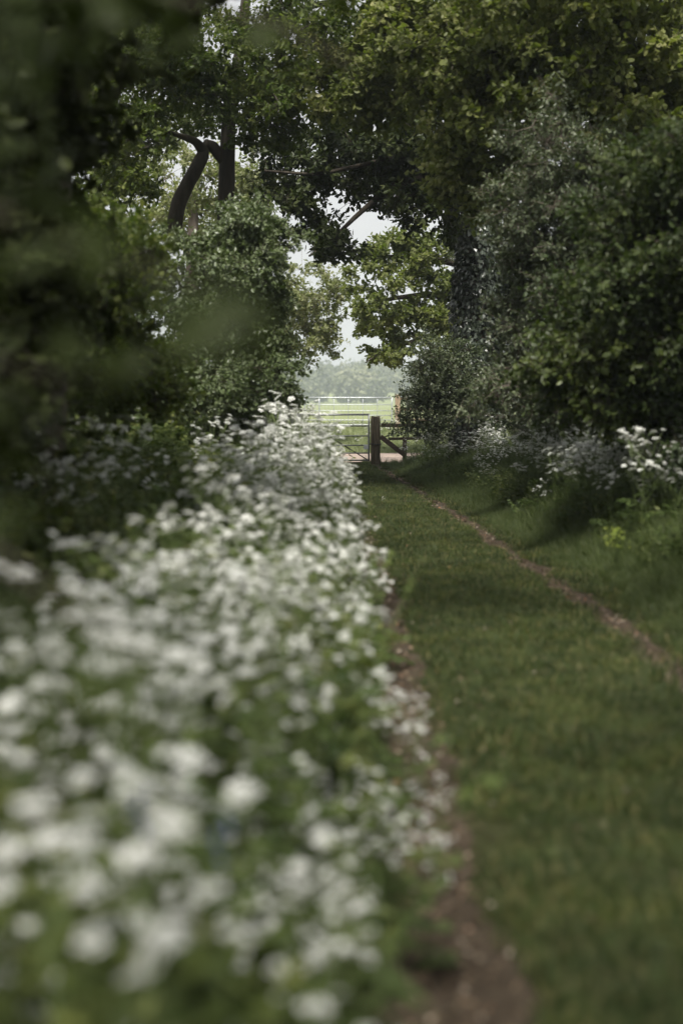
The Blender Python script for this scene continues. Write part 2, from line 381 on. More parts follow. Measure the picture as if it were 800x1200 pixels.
def blades(acc, P, H, lean, width, segs=2, rnd=None):
    """grass blades standing at P, height H, tapering and bending"""
    n = len(P); az = rng.random(n) * 6.283; d = np.stack([np.cos(az), np.sin(az), np.zeros(n)], -1)
    s = np.stack([-np.sin(az + rng.normal(0, .5, n)), np.cos(az), np.zeros(n)], -1)
    H = np.broadcast_to(H, (n,))[:, None]; lean = np.broadcast_to(lean, (n,))[:, None]; width = np.broadcast_to(width, (n,))[:, None]
    rows = []
    for k in range(segs + 1):
        q = k / segs; c = P + d * H * lean * q * q + np.array([0, 0, 1.0]) * H * (q - .35 * lean * q * q)
        wv = s * width * (1 - q) * .5
        rows += [c - wv, c + wv] if k < segs else [c]
    V = np.stack(rows, 1).reshape(-1, 3); st = 2 * segs + 1; o = (np.arange(n) * st)[:, None]
    rnd = rng.random(n) if rnd is None else rnd
    for k in range(segs - 1):
        b = 2 * k; F = o + np.array([[b, b + 1, b + 3, b + 2]])
        acc.add(V if k == 0 else np.zeros((0, 3)), F if k == 0 else F - n * st, rnd)
    b = 2 * (segs - 1)
    if segs > 1: acc.add(np.zeros((0, 3)), o + np.array([[b, b + 1, b + 2]]) - n * st, rnd)
    else: acc.add(V, o + np.array([[0, 1, 2]]), rnd)

def proto(name, acc, mats): return mesh_obj(name, acc.mesh(name, mats), link=False)

lawn = []
for v in range(4):
    a = Acc(); n = 420; p = np.zeros((n, 3)); p[:, :2] = rng.uniform(-.17, .17, (n, 2))
    ht = rng.uniform(.018, .05, n) * (1 + .5 * (rng.random(n) < .1))
    blades(a, p, ht, rng.uniform(.2, .9, n), rng.uniform(.003, .006, n)); lawn.append(proto('lawn_tuft', a, M['grass']))
tall = []
for v in range(4):
    a = Acc(); n = 70; p = np.zeros((n, 3)); p[:, :2] = rng.normal(0, .05, (n, 2))
    blades(a, p, rng.uniform(.14, .42, n), rng.uniform(.2, 1.0, n), rng.uniform(.004, .008, n), 4); tall.append(proto('tall_tuft', a, M['tallgrass']))
meadow_p = []
for v in range(2):
    a = Acc(); n = 160; p = np.zeros((n, 3)); p[:, :2] = rng.uniform(-.35, .35, (n, 2))
    blades(a, p, rng.uniform(.08, .3, n), rng.uniform(.2, 1.0, n), rng.uniform(.008, .014, n), 2); meadow_p.append(proto('meadow_tuft', a, M['field']))
weeds = []
for v in range(5):      # upright leafy stems, nettle like
    a = Acc(); ns = 9
    for s in range(ns):
        b = np.array([*rng.normal(0, .09, 2), 0]); H = rng.uniform(.35, .75); ln = rng.normal(0, .12, 2)
        pts = np.array([b + np.array([ln[0] * q * q, ln[1] * q * q, H * q]) for q in np.linspace(0, 1, 5)])
        tube(a, pts, np.linspace(.0035, .0015, 5), 3, mi=1, cap=False)
        m = 18; q = rng.uniform(.15, 1, m); base = b + np.stack([ln[0] * q * q, ln[1] * q * q, H * q], -1)
        az = rng.random(m) * 6.283; D = np.stack([np.cos(az), np.sin(az), rng.uniform(-.5, .35, m)], -1)
        leaves(a, base, D, np.array([0, 0, 1.0]) + rng.normal(0, .3, (m, 3)), rng.uniform(.05, .1, m) * (1.15 - .5 * q), .55)
    weeds.append(proto('leafy_weed', a, [M['weed'], M['stalk']]))
def fern_leaf(a, base, az, L, el, mi=0, k=9, wd=.5):
    d = np.array([math.cos(az), math.sin(az), 0]); s = np.array([-math.sin(az), math.cos(az), 0])
    q = np.linspace(.25, 1, k)
    mid = base + np.outer(q * L * math.cos(el), d) + np.stack([0 * q, 0 * q, L * (math.sin(el) * q - .45 * q * q)], -1)
    tube(a, np.concatenate([[base], mid]), np.linspace(.003, .001, k + 1), 3, mi=1, cap=False)
    for sg in (-1, 1):
        ln = L * wd * (1.1 - q) * .9
        for j in range(k):
            m = 6; f = np.linspace(.15, 1, m); P = mid[j] + np.outer(f * ln[j], s * sg + d * .35 + np.array([0, 0, -.15]))
            az2 = rng.uniform(-1, 1, m)
            leaves(a, P, s * sg + np.outer(az2 * 1.6, d) + rng.normal(0, .25, (m, 3)), np.array([0, 0, 1.0]) + rng.normal(0, .3, (m, 3)), np.full(m, .026 + .1 * ln[j]), .55, mi=mi)
ferns = []
for v in range(4):
    a = Acc()
    for s in range(6): fern_leaf(a, np.zeros(3), rng.random() * 6.28, rng.uniform(.28, .45), rng.uniform(.5, 1.2))
    ferns.append(proto('ferny_rosette', a, [M['frond'], M['stalk']]))

def gz(x, y): return h_lane(x, y)
def rand_rot(n, tilt=.12): return np.stack([rng.normal(0, tilt, n), rng.normal(0, tilt, n), rng.random(n) * 6.283], -1)

# lawn of the lane: y density falls with distance, nothing in the ruts
n = 12000
Y = 1.5 + 34.3 * rng.random(n) ** 1.35; X = rng.uniform(-.35, 3.5, n) - .45 * sstep(16, 33, Y)
lf = np.sin(X * 3.1 + Y * 1.7) * np.sin(Y * 4.3 - X * 2.2) + .6 * np.sin(Y * 9 + X * 5)
S = 1.0 + .38 * lf + rng.normal(0, .12, n)
nearrut = np.exp(-(np.minimum(np.abs(X - xl(Y)), np.abs(X - xr(Y))) / .3) ** 2)
S = np.clip(S + .3 * nearrut, .45, 1.8)
ok = (np.abs(X - xl(Y)) > rut_half(Y, 0) + .165 * S) & (np.abs(X - xr(Y)) > rut_half(Y, 1) + .15 * S)
ok |= rng.random(n) < .006
X, Y, S = X[ok], Y[ok], S[ok]; n = len(X)
scatter('grass', lawn, np.stack([X, Y, gz(X, Y)], -1), rand_rot(n, .05), S, rng.integers(0, 4, n), 'short worn grass growing between and beside the two wheel ruts')
n = 2300
Y = 2.5 + 32 * rng.random(n); X = rng.uniform(.1, 2.4, n) - .5 * sstep(18, 33, Y)
ok = (np.abs(X - xl(Y)) > .2) & (np.abs(X - xr(Y)) > .17) & (np.sin(X * 4 + Y * 2.1) * np.sin(Y * 3.3 - X) > -.1); X, Y = X[ok], Y[ok]; n = len(X)
scatter('grass', tall, np.stack([X, Y, gz(X, Y)], -1), rand_rot(n), rng.uniform(.1, .4, n) , rng.integers(0, 4, n), 'small uneven tussocks in the lane grass')
# fringe: taller grass along verges and among the flowers
n = 10000
Y = 2.2 + 33 * rng.random(n) ** 1.2; side = rng.random(n) < .26
X = np.where(side, xl(Y) - .3 - np.abs(rng.normal(0, .5, n)), xr(Y) + .26 + np.abs(rng.normal(0, .9, n)))
sc_ = np.where(side, rng.uniform(.5, 1.1, n), np.clip((X - xr(Y)) * 1.15, .25, 1.7) * rng.uniform(.7, 1.1, n))
scatter('grass', tall, np.stack([X, Y, gz(X, Y)], -1), rand_rot(n), sc_, rng.integers(0, 4, n), 'long unmown grass on both verges of the lane')
# undergrowth of leafy weeds and ferny leaves on both banks
def cover(n, xa, xb, y0, y1, smin, smax, p_weed, label, pw=1.2):
    Y = y0 + (y1 - y0) * rng.random(n) ** pw; X = xa(Y) + (xb(Y) - xa(Y)) * rng.random(n)
    idx = np.where(rng.random(n) < p_weed, rng.integers(0, 5, n), 5 + rng.integers(0, 4, n))
    return scatter('undergrowth', weeds + ferns, np.stack([X, Y, gz(X, Y)], -1), rand_rot(n, .15), rng.uniform(smin, smax, n), idx, label)
cover(3000, lambda y: xl(y) - .36 - .1 * (1 - sstep(3, 6, y)), lambda y: xl(y) - 2.6, 1.9, 35.5, .7, 1.4, .5, 'green leafy weeds and ferny leaves under the white flowers left of the lane')
cover(1500, lambda y: np.full_like(y, -2.0), lambda y: np.full_like(y, -5.0), 3.0, 34, 1.0, 1.75, .8, 'rank nettles and leafy weeds on the dark bank under the left hedge', 1.1)
cover(2600, lambda y: xr(y) + .8, lambda y: xr(y) + 3.6, 7, 35, .35, .9, .35, 'leafy weeds and ferny leaves on the bank right of the lane', 1.0)
# meadow beyond
n = 5200
Y = 36.6 + 34 * rng.random(n) ** 1.5; X = rng.uniform(-9, 9, n) * (Y / 45)
ok = Y > 43.3; X, Y = X[ok], Y[ok]; n = len(X)
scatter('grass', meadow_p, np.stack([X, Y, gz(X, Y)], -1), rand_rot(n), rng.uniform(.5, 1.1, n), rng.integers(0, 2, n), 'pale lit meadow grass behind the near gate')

n = 90
X = np.concatenate([rng.uniform(.75, 3.2, 60), rng.uniform(-2.8, -.2, 30)]); Y = rng.uniform(35.75, 36.6, n)
scatter('grass', tall, np.stack([X, Y, gz(X, Y)], -1), rand_rot(n), rng.uniform(.35, .85, n), rng.integers(0, 4, n), 'long grass at the feet of the gate post and fence')
# leaf litter in the ruts
a = Acc(); n = 14000
Y = 2.4 + 32 * rng.random(n) ** 1.7; k = rng.random(n) < .6
X = np.where(k, xl(Y) + rng.normal(0, .1, n), xr(Y) + rng.normal(0, .065, n))
az = rng.random(n) * 6.283
leaves(a, np.stack([X, Y, gz(X, Y) + .012 + rng.random(n) * .012], -1), np.stack([np.cos(az), np.sin(az), rng.normal(0, .25, n)], -1), np.array([0, 0, 1.0]) + rng.normal(0, .35, (n, 3)), rng.uniform(.008, .028, n) * (1 + .03 * Y), .7)
prop(mesh_obj('leaf_litter', a.mesh('leaf_litter', M['litter'])), 'dry brown leaf litter and chippings lying in the wheel ruts', kind='stuff')

a = Acc(); n = 420; Y = 2.6 + 30 * rng.random(n); X = rng.uniform(.5, 3.0, n); az = rng.random(n) * 6.283
leaves(a, np.stack([X, Y, gz(X, Y) + .035], -1), np.stack([np.cos(az), np.sin(az), rng.normal(0, .3, n)], -1), np.array([0, 0, 1.0]) + rng.normal(0, .3, (n, 3)), rng.uniform(.02, .05, n), .7)
prop(mesh_obj('leaf_litter', a.mesh('leaf_litter', M['litter'])), 'scattered fallen leaves on the lane grass', kind='stuff')

# ------------------------------------------------------------------ gates and fences
def bar(name, p, q, r, mat, parent, k=10):
    a = Acc(); p = np.array(p, float); q = np.array(q, float)
    tube(a, np.array([p + (q - p) * t for t in (0, .25, .5, .75, 1)]), r, k); me = a.mesh(name, mat, True)
    return mesh_obj(name, me, None, parent)
def rot_to(d):
    d = norm(np.asarray(d, float)); a = np.array([0, 0, 1.0]); 
    if abs(d[2]) > .95: a = np.array([0, 1.0, 0])
    y = norm(np.cross(a, d)); z = np.cross(d, y)
    return np.stack([y, z, d], 1)
def plank(name, p, q, w_, t_, mat, parent, bev=.008):
    a = Acc(); p = np.array(p, float); q = np.array(q, float); L = np.linalg.norm(q - p)
    box_on(a, (p + q) / 2, (w_, t_, L), bev=bev, rot=rot_to(q - p)); return mesh_obj(name, a.mesh(name, mat), None, parent)

GY = 35.7; gx1 = .90; gx0 = -2.72
g = prop(empty('field_gate', (gx1, GY, 0)), 'galvanised steel field gate with six rails closing the end of the lane', 'gate')
def gp(x, z): return (x - gx1, 0, z)
for z, r in ((1.27, .024), (.985, .017), (.735, .017), (.5, .017), (.305, .017), (.125, .02)):
    bar('rail', gp(gx0, z), gp(gx1, z), r, M['steel'], g)
for x in (gx0, gx1): bar('stile', gp(x, .10), gp(x, 1.295), .024, M['steel'], g)
bar('brace', gp(gx1 - .04, .14), (gp(gx1 - 1.42, .985)[0], .012, .985), .014, M['iron'], g)
bar('brace', gp(gx1 - 2.2, .14), (gp(gx1 - 1.5, 1.25)[0], .012, 1.25), .014, M['steel'], g)
a = Acc(); box_on(a, (-.07, -.03, .46), (.12, .02, .12), bev=.004); mesh_obj('latch_plate', a.mesh('latch_plate', M['steelfar']), None, g)

gp_ = prop(empty('gate_post', (gx1 + .165, GY, 0)), 'weathered square oak post that the near gate shuts against', 'post')
a = Acc(); nz = 16; ph = np.linspace(0, 2 * math.pi, 24, endpoint=False)
rows = []
for i in range(nz):
    z = -.3 + 1.515 * i / (nz - 1)
    rr = .118 / np.maximum(np.abs(np.cos(ph)), np.abs(np.sin(ph))) ** .86
    rr = rr * (1 + .035 * np.sin(ph * 5 + 1) + .02 * np.sin(ph * 9 + z * 2) + rng.normal(0, .006, 24)) * (1 - .02 * (z < .4))
    if i == nz - 1: z += 0; rr = rr * .93
    rows.append(np.stack([np.cos(ph) * rr, np.sin(ph) * rr, z + (i == nz - 1) * .02 * np.sin(ph * 2)], -1))
V = np.concatenate(rows); i = np.arange(nz - 1)[:, None] * 24; j = np.arange(24)[None]; j2 = (j + 1) % 24
a.add(V, np.stack([i + j, i + j2, i + 24 + j2, i + 24 + j], -1).reshape(-1, 4)); a.add(np.zeros((0, 3)), (np.arange(24) - 24)[None, :])
mesh_obj('post_shaft', a.mesh('post_shaft', M['post']), None, gp_)
a = Acc(); t_ = np.linspace(0, 2 * math.pi, 17)
ring = np.stack([np.cos(t_) * .145, np.sin(t_) * .145, .53 + .012 * np.sin(t_ * 2)], -1) / np.stack([np.maximum(np.abs(np.cos(t_)), np.abs(np.sin(t_))) ** .5] * 2 + [np.ones(17)], -1)
tube(a, ring, .012, 6, cap=False); mesh_obj('chain', a.mesh('chain', M['iron']), None, gp_)

f = prop(empty('timber_fence', (1.2, GY, 0)), 'dark timber fence with diagonal brace between gate post and right hedge', 'fence')
plank('rail', (0, .02, 1.0), (1.35, .1, 1.0), .05, .09, M['rail'], f)
plank('rail', (0.2, .02, .66), (1.35, .1, .68), .04, .07, M['rail'], f)
plank('brace', (-.01, -.02, .72), (.62, -.02, .24), .07, .12, M['rail'], f)
plank('post', (.6, .06, -.2), (.6, .06, .68), .1, .1, M['rail'], f)
plank('post', (1.35, .1, -.2), (1.35, .1, 1.12), .12, .12, M['post'], f)

FY = 55.0; fz = float(gh(0, FY)); q0 = at(357, 500, FY)[0]; q1 = at(459, 500, FY)[0]
g = prop(empty('field_gate', (q1, FY, fz)), 'pale galvanised mesh gate standing farther off in the meadow', 'gate')
T = at(400, 466, FY)[2] - fz
for z, r in ((T, .024), (T - .27, .016), (T - .5, .016), (T - .68, .016), (T - .86, .016), (T - 1.04, .02)):
    bar('rail', (q0 - q1, 0, z), (0, 0, z), r, M['steelfar'], g, 8)
for k, xx in enumerate(np.linspace(q0 - q1, 0, 7)):
    bar('stile', (xx, .012 if 0 < k < 6 else 0, T - 1.1), (xx, .012 if 0 < k < 6 else 0, T + .01), .024 if k in (0, 1, 6) else .012, M['steelfar'], g, 8)
for xx in np.linspace(q0 - q1, 0, 25)[1:-1]:
    bar('mesh_wire', (xx, -.02, T - 1.04), (xx, -.02, T - .27), .004, M['steelfar'], g, 3)
f = prop(empty('timber_fence', (q1 + .22, FY, fz)), 'pale wooden post and rail fence beside the far gate', 'fence')
plank('post', (0, 0, -.3), (0, 0, T + .12), .2, .2, M['postfar'], f, .015)
plank('post', (2.0, 0, -.3), (2.0, 0, T + .02), .16, .16, M['postfar'], f, .015)
plank('rail', (.1, 0, T - .04), (4.2, .0, T - .06), .05, .1, M['postfar'], f)
plank('rail', (.1, 0, T - .45), (4.2, .0, T - .47), .05, .1, M['postfar'], f)
plank('rail', (.1, 0, T - .85), (4.2, .0, T - .87), .05, .1, M['postfar'], f)
# ------------------------------------------------------------------ trees
def ell(px, py, rx, ry, Y, dY, n, seed_gap=0.0):
    """n clump centres filling the part of a crown that shows at px, py (half sizes rx, ry) at Y +- dY"""
    out = []
    while len(out) < n:
        a, b, c = rng.uniform(-1, 1, 3)
        if a * a + b * b + c * c > 1: continue
        if rng.random() < .16: a, b = a * 1.28, b * 1.28
        out.append(at(px + a * rx, py + b * ry, Y + c * dY))
    return np.array(out)
def blob(c, r, n):
    out = []
    while len(out) < n:
        v = rng.uniform(-1, 1, 3)
        if v @ v <= 1: out.append(np.array(c) + v * np.array(r))
    return np.array(out)

TRI = [0]
def tree(name, label, cat, trunk, clumps, mat, bark, leafL=.09, wr=.6, cr=.55, sprays=26, nl=12, spray=.32, group=None, droop=0.0, limbs=(), flat=.6, twr=.006, stat=True, inner=.15):
    """trunk: list of (point, radius); clumps: centres of the crown's leaf clumps; each clump holds sprays of leaves on twigs"""
    base = np.array(trunk[0][0], float)
    root = prop(empty(name, base), label, cat, group)
    P = np.array([p for p, _ in trunk], float); Rr = np.array([r for _, r in trunk])
    def dense(P, Rr, m):
        t = np.linspace(0, len(P) - 1, m); i = np.minimum(t.astype(int), len(P) - 2); f = (t - i)[:, None]
        Q = P[i] * (1 - f) + P[i + 1] * f; q = Rr[i] * (1 - f[:, 0]) + Rr[i + 1] * f[:, 0]
        Q[1:-1] = (Q[:-2] + Q[1:-1] * 2 + Q[2:]) / 4
        return Q, q
    Q, q = dense(P, Rr, max(14, 4 * len(P)))
    if Q[0][2] < 6: q[:2] *= np.array([1.35, 1.12])
    a = Acc(); tube(a, Q - base, q, 14, .06); mesh_obj('trunk', a.mesh('trunk', bark, True), None, root)
    nodes = [Q]; nrad = [q]
    for lb in limbs:
        LP = np.array([p for p, _ in lb], float); LR = np.array([r for _, r in lb])
        Ql, ql = dense(LP, LR, max(10, 4 * len(LP))); a = Acc(); tube(a, Ql - base, ql, 10, .07)
        mesh_obj('limb', a.mesh('limb', bark, True), None, root); nodes.append(Ql); nrad.append(ql)
    NP = np.concatenate(nodes); NR = np.concatenate(nrad)
    keep = NP[:, 2] > base[2] + .12 * (NP[:, 2].max() - base[2]); NP, NR = NP[keep], NR[keep]
    C = np.asarray(clumps); order = np.argsort([np.min(np.linalg.norm(NP - c, axis=1)) for c in C]); C = C[order]
    a = Acc()
    for c in C:
        d = np.linalg.norm(NP - c, axis=1); j = int(np.argmin(d)); s = NP[j]
        m = 6; tt = np.linspace(0, 1, m)[:, None]
        mid = (s + c) / 2 + rng.normal(0, .1, 3) * d[j] + np.array([0, 0, .1 * d[j]])
        pts = (1 - tt) ** 2 * s + 2 * tt * (1 - tt) * mid + tt ** 2 * c
        r0 = min(NR[j] * .6, .012 + .016 * d[j] + .01); rr = np.linspace(r0, .006, m)
        tube(a, pts - base, rr, 5, .1, cap=False)
        NP = np.concatenate([NP, pts[2:]]); NR = np.concatenate([NR, rr[2:]])
    # sprays
    nC = len(C); c = np.repeat(C, sprays, 0); n = len(c)
    off = norm(rng.normal(0, 1, (n, 3))); rad = (inner + (1 - inner) * rng.random(n)) ** .6
    rs = np.repeat(cr * rng.uniform(.5, 1.4, nC), sprays)
    tip = c + off * (rad * rs)[:, None] * np.array([1, 1, flat])
    dirv = norm(off * .8 + rng.normal(0, .5, (n, 3)) + np.array([0, 0, .1 - droop]))
    st = tip - dirv * spray * .5; en = tip + dirv * spray * .5
    sub = rng.random(n) < .5
    twigs(a, c[sub] - base, st[sub] - base, .006)
    twigs(a, st - base, en - base, twr * .55)
    mesh_obj('branches', a.mesh('branches', bark), None, root)['kind'] = 'stuff'
    q = np.tile(np.linspace(.05, 1.0, nl), n); st_ = np.repeat(st, nl, 0); en_ = np.repeat(en, nl, 0); dv = np.repeat(dirv, nl, 0)
    Pl = st_ + (en_ - st_) * q[:, None]; m = len(Pl)
    D = dv * .7 + rng.normal(0, .8, (m, 3)) - np.array([0, 0, .15 + droop])
    N = np.array([0, 0, 1.0]) + rng.normal(0, .55, (m, 3)) + np.repeat(off, nl, 0) * .5
    rn = np.clip(np.repeat(np.repeat(rng.random(nC), sprays) * .45, nl) + rng.random(m) * .4 + np.repeat(rng.random(n) * .2, nl), 0, 1)
    a = Acc(); leaves(a, Pl - base + rng.normal(0, .015, (m, 3)), D, N, leafL * rng.uniform(.6, 1.2, m), wr, rnd=rn)
    o = mesh_obj('crown', a.mesh('crown', mat), None, root); o['kind'] = 'stuff'
    TRI[0] += m * 4
    return root

def ground_pt(px, Y, dx=0.0):
    x = at(px, 500, Y)[0] + dx; return np.array([x, Y, float(gh(x, Y)) - .15])

# 1 old dark oak overhanging from the left, close
b = ground_pt(20, 10.5)
tr = [(b, .34), (at(30, 420, 10.5), .3), (at(38, 260, 10.5), .28), (at(46, 130, 10.6), .27), (at(75, 10, 10.9), .23), (at(120, -160, 11.2), .17), (at(150, -330, 11.5), .1)]
lm = [[(at(55, 80, 10.7), .15), (at(110, 30, 10.2), .11), (at(190, -40, 9.6), .07), (at(330, -130, 9.0), .04)],
      [(at(40, 240, 10.5), .1), (at(-10, 170, 9.6), .08), (at(-80, 110, 8.6), .05)],
      [(at(100, -60, 11), .13), (at(260, -150, 12), .09), (at(480, -260, 13), .05)]]
cl = np.concatenate([ell(0, 40, 90, 130, 8.6, 1.4, 50), ell(90, -90, 220, 80, 9, 2.5, 44), ell(330, -230, 330, 90, 10, 3.5, 22), ell(-40, 320, 130, 170, 9.5, 1.2, 34), blob((1.6, 1.0, 7.0), (1.6, 3, 1.0), 12), blob((-3.4, 3, 6.2), (2.2, 5, 1.8), 60), blob((-2.4, .4, 6.2), (1.8, 2.4, 1.0), 20), ell(0, 160, 55, 130, 9.8, .8, 36)])  # blobs on the left: unseen clumps added to block sun from near leaves
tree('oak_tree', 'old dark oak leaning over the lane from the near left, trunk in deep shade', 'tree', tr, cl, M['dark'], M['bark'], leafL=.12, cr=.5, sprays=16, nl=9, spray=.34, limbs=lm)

# 2 slender oak with forked trunk behind the hawthorn
b = ground_pt(262, 27)
tr = [(b, .2), (at(262, 400, 27), .175), (at(265, 250, 27), .165), (at(266, 190, 27), .15), (at(268, 130, 27), .125), (at(282, 60, 27), .11), (at(290, -20, 27), .08)]
lm = [[(at(202, 290, 26.4), .15), (at(208, 240, 26.5), .14), (at(226, 205, 26.6), .13), (at(240, 178, 26.8), .12), (at(228, 165, 26.6), .075), (at(208, 158, 26.4), .045), (at(185, 150, 26.2), .025)],
      [(at(264, 192, 27), .1), (at(250, 172, 26.9), .11), (at(240, 168, 26.8), .09)],
      [(at(267, 140, 27), .1), (at(245, 108, 26.8), .07), (at(215, 112, 26.5), .045), (at(180, 125, 26), .03)],
      [(at(270, 120, 27), .11), (at(240, 70, 27), .07), (at(200, 40, 27), .04)],
      [(at(285, 50, 27), .08), (at(350, 10, 26), .06), (at(440, -10, 25), .03)]]
cl = np.concatenate([ell(120, 165, 62, 110, 24, 1.5, 46), ell(312, 135, 38, 46, 26, 1.2, 24), ell(225, 95, 60, 36, 26, 1, 18), ell(205, 132, 50, 26, 27.8, .5, 9), ell(250, 60, 130, 60, 25, 2.0, 44), ell(370, 70, 90, 80, 24.5, 2, 60), ell(170, 40, 70, 50, 25, 2, 24), ell(300, -50, 200, 60, 24, 3, 44)])
tree('oak_tree', 'slender oak with a forked bare trunk rising behind the pale hawthorn', 'tree', tr, cl, M['oak'], M['bark'], leafL=.092, cr=.4, sprays=18, nl=12, spray=.32, limbs=lm)

# 3 ivy clad oak at the right, its dark bough arching over the lane
b = ground_pt(560, 31)
tr = [(b, .42), (at(560, 430, 31), .36), (at(558, 330, 31), .33), (at(556, 230, 31), .3), (at(556, 150, 30.8), .26), (at(560, 60, 30.5), .2), (at(565, -40, 30), .12)]
lm = [[(at(556, 185, 30.8), .16), (at(520, 205, 30.2), .12), (at(470, 212, 29.8), .085), (at(425, 246, 29.5), .055), (at(385, 284, 29.2), .03), (at(362, 300, 29), .02)],
      [(at(556, 165, 30.8), .14), (at(500, 175, 30), .08), (at(440, 190, 29.6), .05), (at(370, 205, 29.2), .04), (at(310, 200, 29), .02)],
      [(at(500, 178, 30), .06), (at(503, 120, 29.5), .055), (at(488, 90, 29), .05), (at(470, 70, 28.5), .03)],
      [(at(560, 80, 30.5), .12), (at(500, 30, 29), .08), (at(430, 0, 28), .04)]]
cl = np.concatenate([ell(430, 205, 110, 46, 30.9, 1.2, 62), ell(330, 200, 55, 36, 29.3, 1.0, 18), ell(505, 225, 55, 48, 30, 1.4, 36), ell(378, 285, 36, 16, 29.2, .8, 10), ell(350, 245, 30, 24, 29.2, .8, 8), ell(450, 150, 110, 40, 29.5, 1.5, 40)])
oak3 = tree('oak_tree', 'ivy clad oak whose dark bough arches across the lane against the sky', 'tree', tr, cl, M['oak_dark'], M['bark'], leafL=.13, cr=.36, sprays=14, nl=9, spray=.3, limbs=lm)
# ivy
a = Acc(); n = 8500; t = rng.random(n); zz = .1 + t * 6.2; az = rng.random(n) * 6.283
pb = np.array([b, at(560, 430, 31), at(558, 330, 31), at(556, 230, 31), at(556, 150, 30.8)]); cx = np.interp(zz, pb[:, 2], pb[:, 0]); cy_ = np.interp(zz, pb[:, 2], pb[:, 1])
rr = .36 + .16 * rng.random(n) + .1 * np.sin(zz * 2.3 + az * 2); dd = np.stack([np.cos(az), np.sin(az), np.zeros(n)], -1)
Pv = np.stack([cx, cy_, zz], -1) + dd * rr[:, None] - b
leaves(a, Pv, dd * .4 + np.array([0, 0, -.8]) + rng.normal(0, .4, (n, 3)), dd + rng.normal(0, .4, (n, 3)), rng.uniform(.06, .13, n), .85, fold=.3, at_=.35)
mesh_obj('ivy', a.mesh('ivy', M['ivy']), None, oak3)['kind'] = 'stuff'

# 4 sunlit oak beyond, right of the opening
b = ground_pt(560, 43)
tr = [(b, .35), (at(556, 400, 43), .3), (at(545, 330, 43), .25), (at(530, 270, 43), .18), (at(520, 220, 43), .1)]
lm = [[(at(548, 350, 43), .14), (at(500, 345, 42.5), .1), (at(455, 350, 42), .06), (at(425, 370, 42), .03)],
      [(at(550, 380, 43), .12), (at(500, 395, 42.3), .08), (at(450, 410, 41.5), .04), (at(428, 425, 41), .015)],
      [(at(540, 310, 43), .12), (at(490, 300, 42.5), .07), (at(440, 300, 42), .03)]]
cl = np.concatenate([ell(472, 335, 68, 60, 42, 1.8, 62), ell(522, 380, 40, 60, 42.5, 1.6, 40), ell(436, 385, 26, 28, 41.6, 1.0, 9), ell(475, 412, 55, 18, 41.5, 1.2, 12), ell(490, 292, 45, 26, 42, 1.5, 18)])
tree('oak_tree', 'bright sunlit green oak beyond the lane hanging low over the far gate', 'tree', tr, cl, M['oak_bright'], M['bark'], leafL=.16, cr=.34, sprays=13, nl=9, spray=.3, limbs=lm)

# 5 pale bronze tree beyond at the left of the opening
b = ground_pt(318, 47)
tr = [(b, .22), (at(322, 440, 47), .18), (at(330, 380, 47), .13), (at(340, 330, 47), .06)]
cl = np.concatenate([ell(356, 372, 46, 46, 46.5, 1.6, 50), ell(320, 350, 50, 70, 47, 1.5, 40), ell(380, 340, 26, 40, 46, 1, 18), ell(365, 410, 30, 16, 46, 1, 10)])
tree('field_maple', 'pale bronze leaved tree at the left of the bright opening', 'tree', tr, cl, M['pale'], M['bark_pale'], leafL=.12, cr=.4, sprays=12, nl=9, spray=.32)
# pale tree seen between the trunks, farther
b = ground_pt(225, 40)
cl = np.concatenate([ell(230, 245, 75, 95, 40, 2, 70), ell(300, 235, 40, 60, 41, 2, 24)])
tree('field_maple', 'pale tree glimpsed between the forked oak trunks', 'tree', [(b, .3), (at(225, 350, 40), .22), (at(228, 200, 40), .08)], cl, M['pale'], M['bark_pale'], leafL=.13, cr=.5, sprays=16, nl=9, spray=.32)

# 6 hawthorn at the left of the lane
b = ground_pt(245, 22)
tr = [(b, .12), (at(268, 420, 21), .1), (at(275, 330, 21), .07), (at(280, 260, 21), .03)]
cl = np.concatenate([ell(292, 295, 48, 56, 20.6, 1.0, 44), ell(235, 340, 88, 80, 20.2, 1.3, 64), ell(300, 390, 38, 62, 20.8, 1.0, 44), ell(240, 450, 95, 55, 19.5, 1.2, 56), ell(305, 475, 34, 40, 21.5, .8, 26)])
tree('hawthorn', 'pale green hawthorn bush crowding the left of the lane below the oaks', 'bush', tr, cl, M['haw'], M['bark'], leafL=.066, cr=.3, sprays=21, nl=14, spray=.26, wr=.65, flat=.45)
# 7 dark shrubs at left, nearer
b = ground_pt(60, 13.5)
cl = np.concatenate([ell(70, 350, 110, 120, 13.2, 1.2, 70), ell(120, 430, 90, 60, 14, 1.0, 40), ell(118, 290, 48, 60, 15, 1, 26), ell(-60, 440, 120, 100, 12, 1, 30)])
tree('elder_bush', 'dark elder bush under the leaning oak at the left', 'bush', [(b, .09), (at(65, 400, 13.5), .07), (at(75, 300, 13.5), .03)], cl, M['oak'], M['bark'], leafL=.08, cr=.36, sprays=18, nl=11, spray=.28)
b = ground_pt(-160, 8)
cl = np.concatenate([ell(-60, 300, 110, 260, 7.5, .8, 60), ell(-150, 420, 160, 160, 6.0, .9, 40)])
tree('elder_bush', 'shadowed elder at the far left edge behind the drooping maple leaves', 'bush', [(b, .08), (at(-150, 380, 8), .06), (at(-140, 250, 8), .03)], cl, M['dark'], M['bark'], leafL=.09, cr=.36, sprays=16, nl=10, spray=.28)

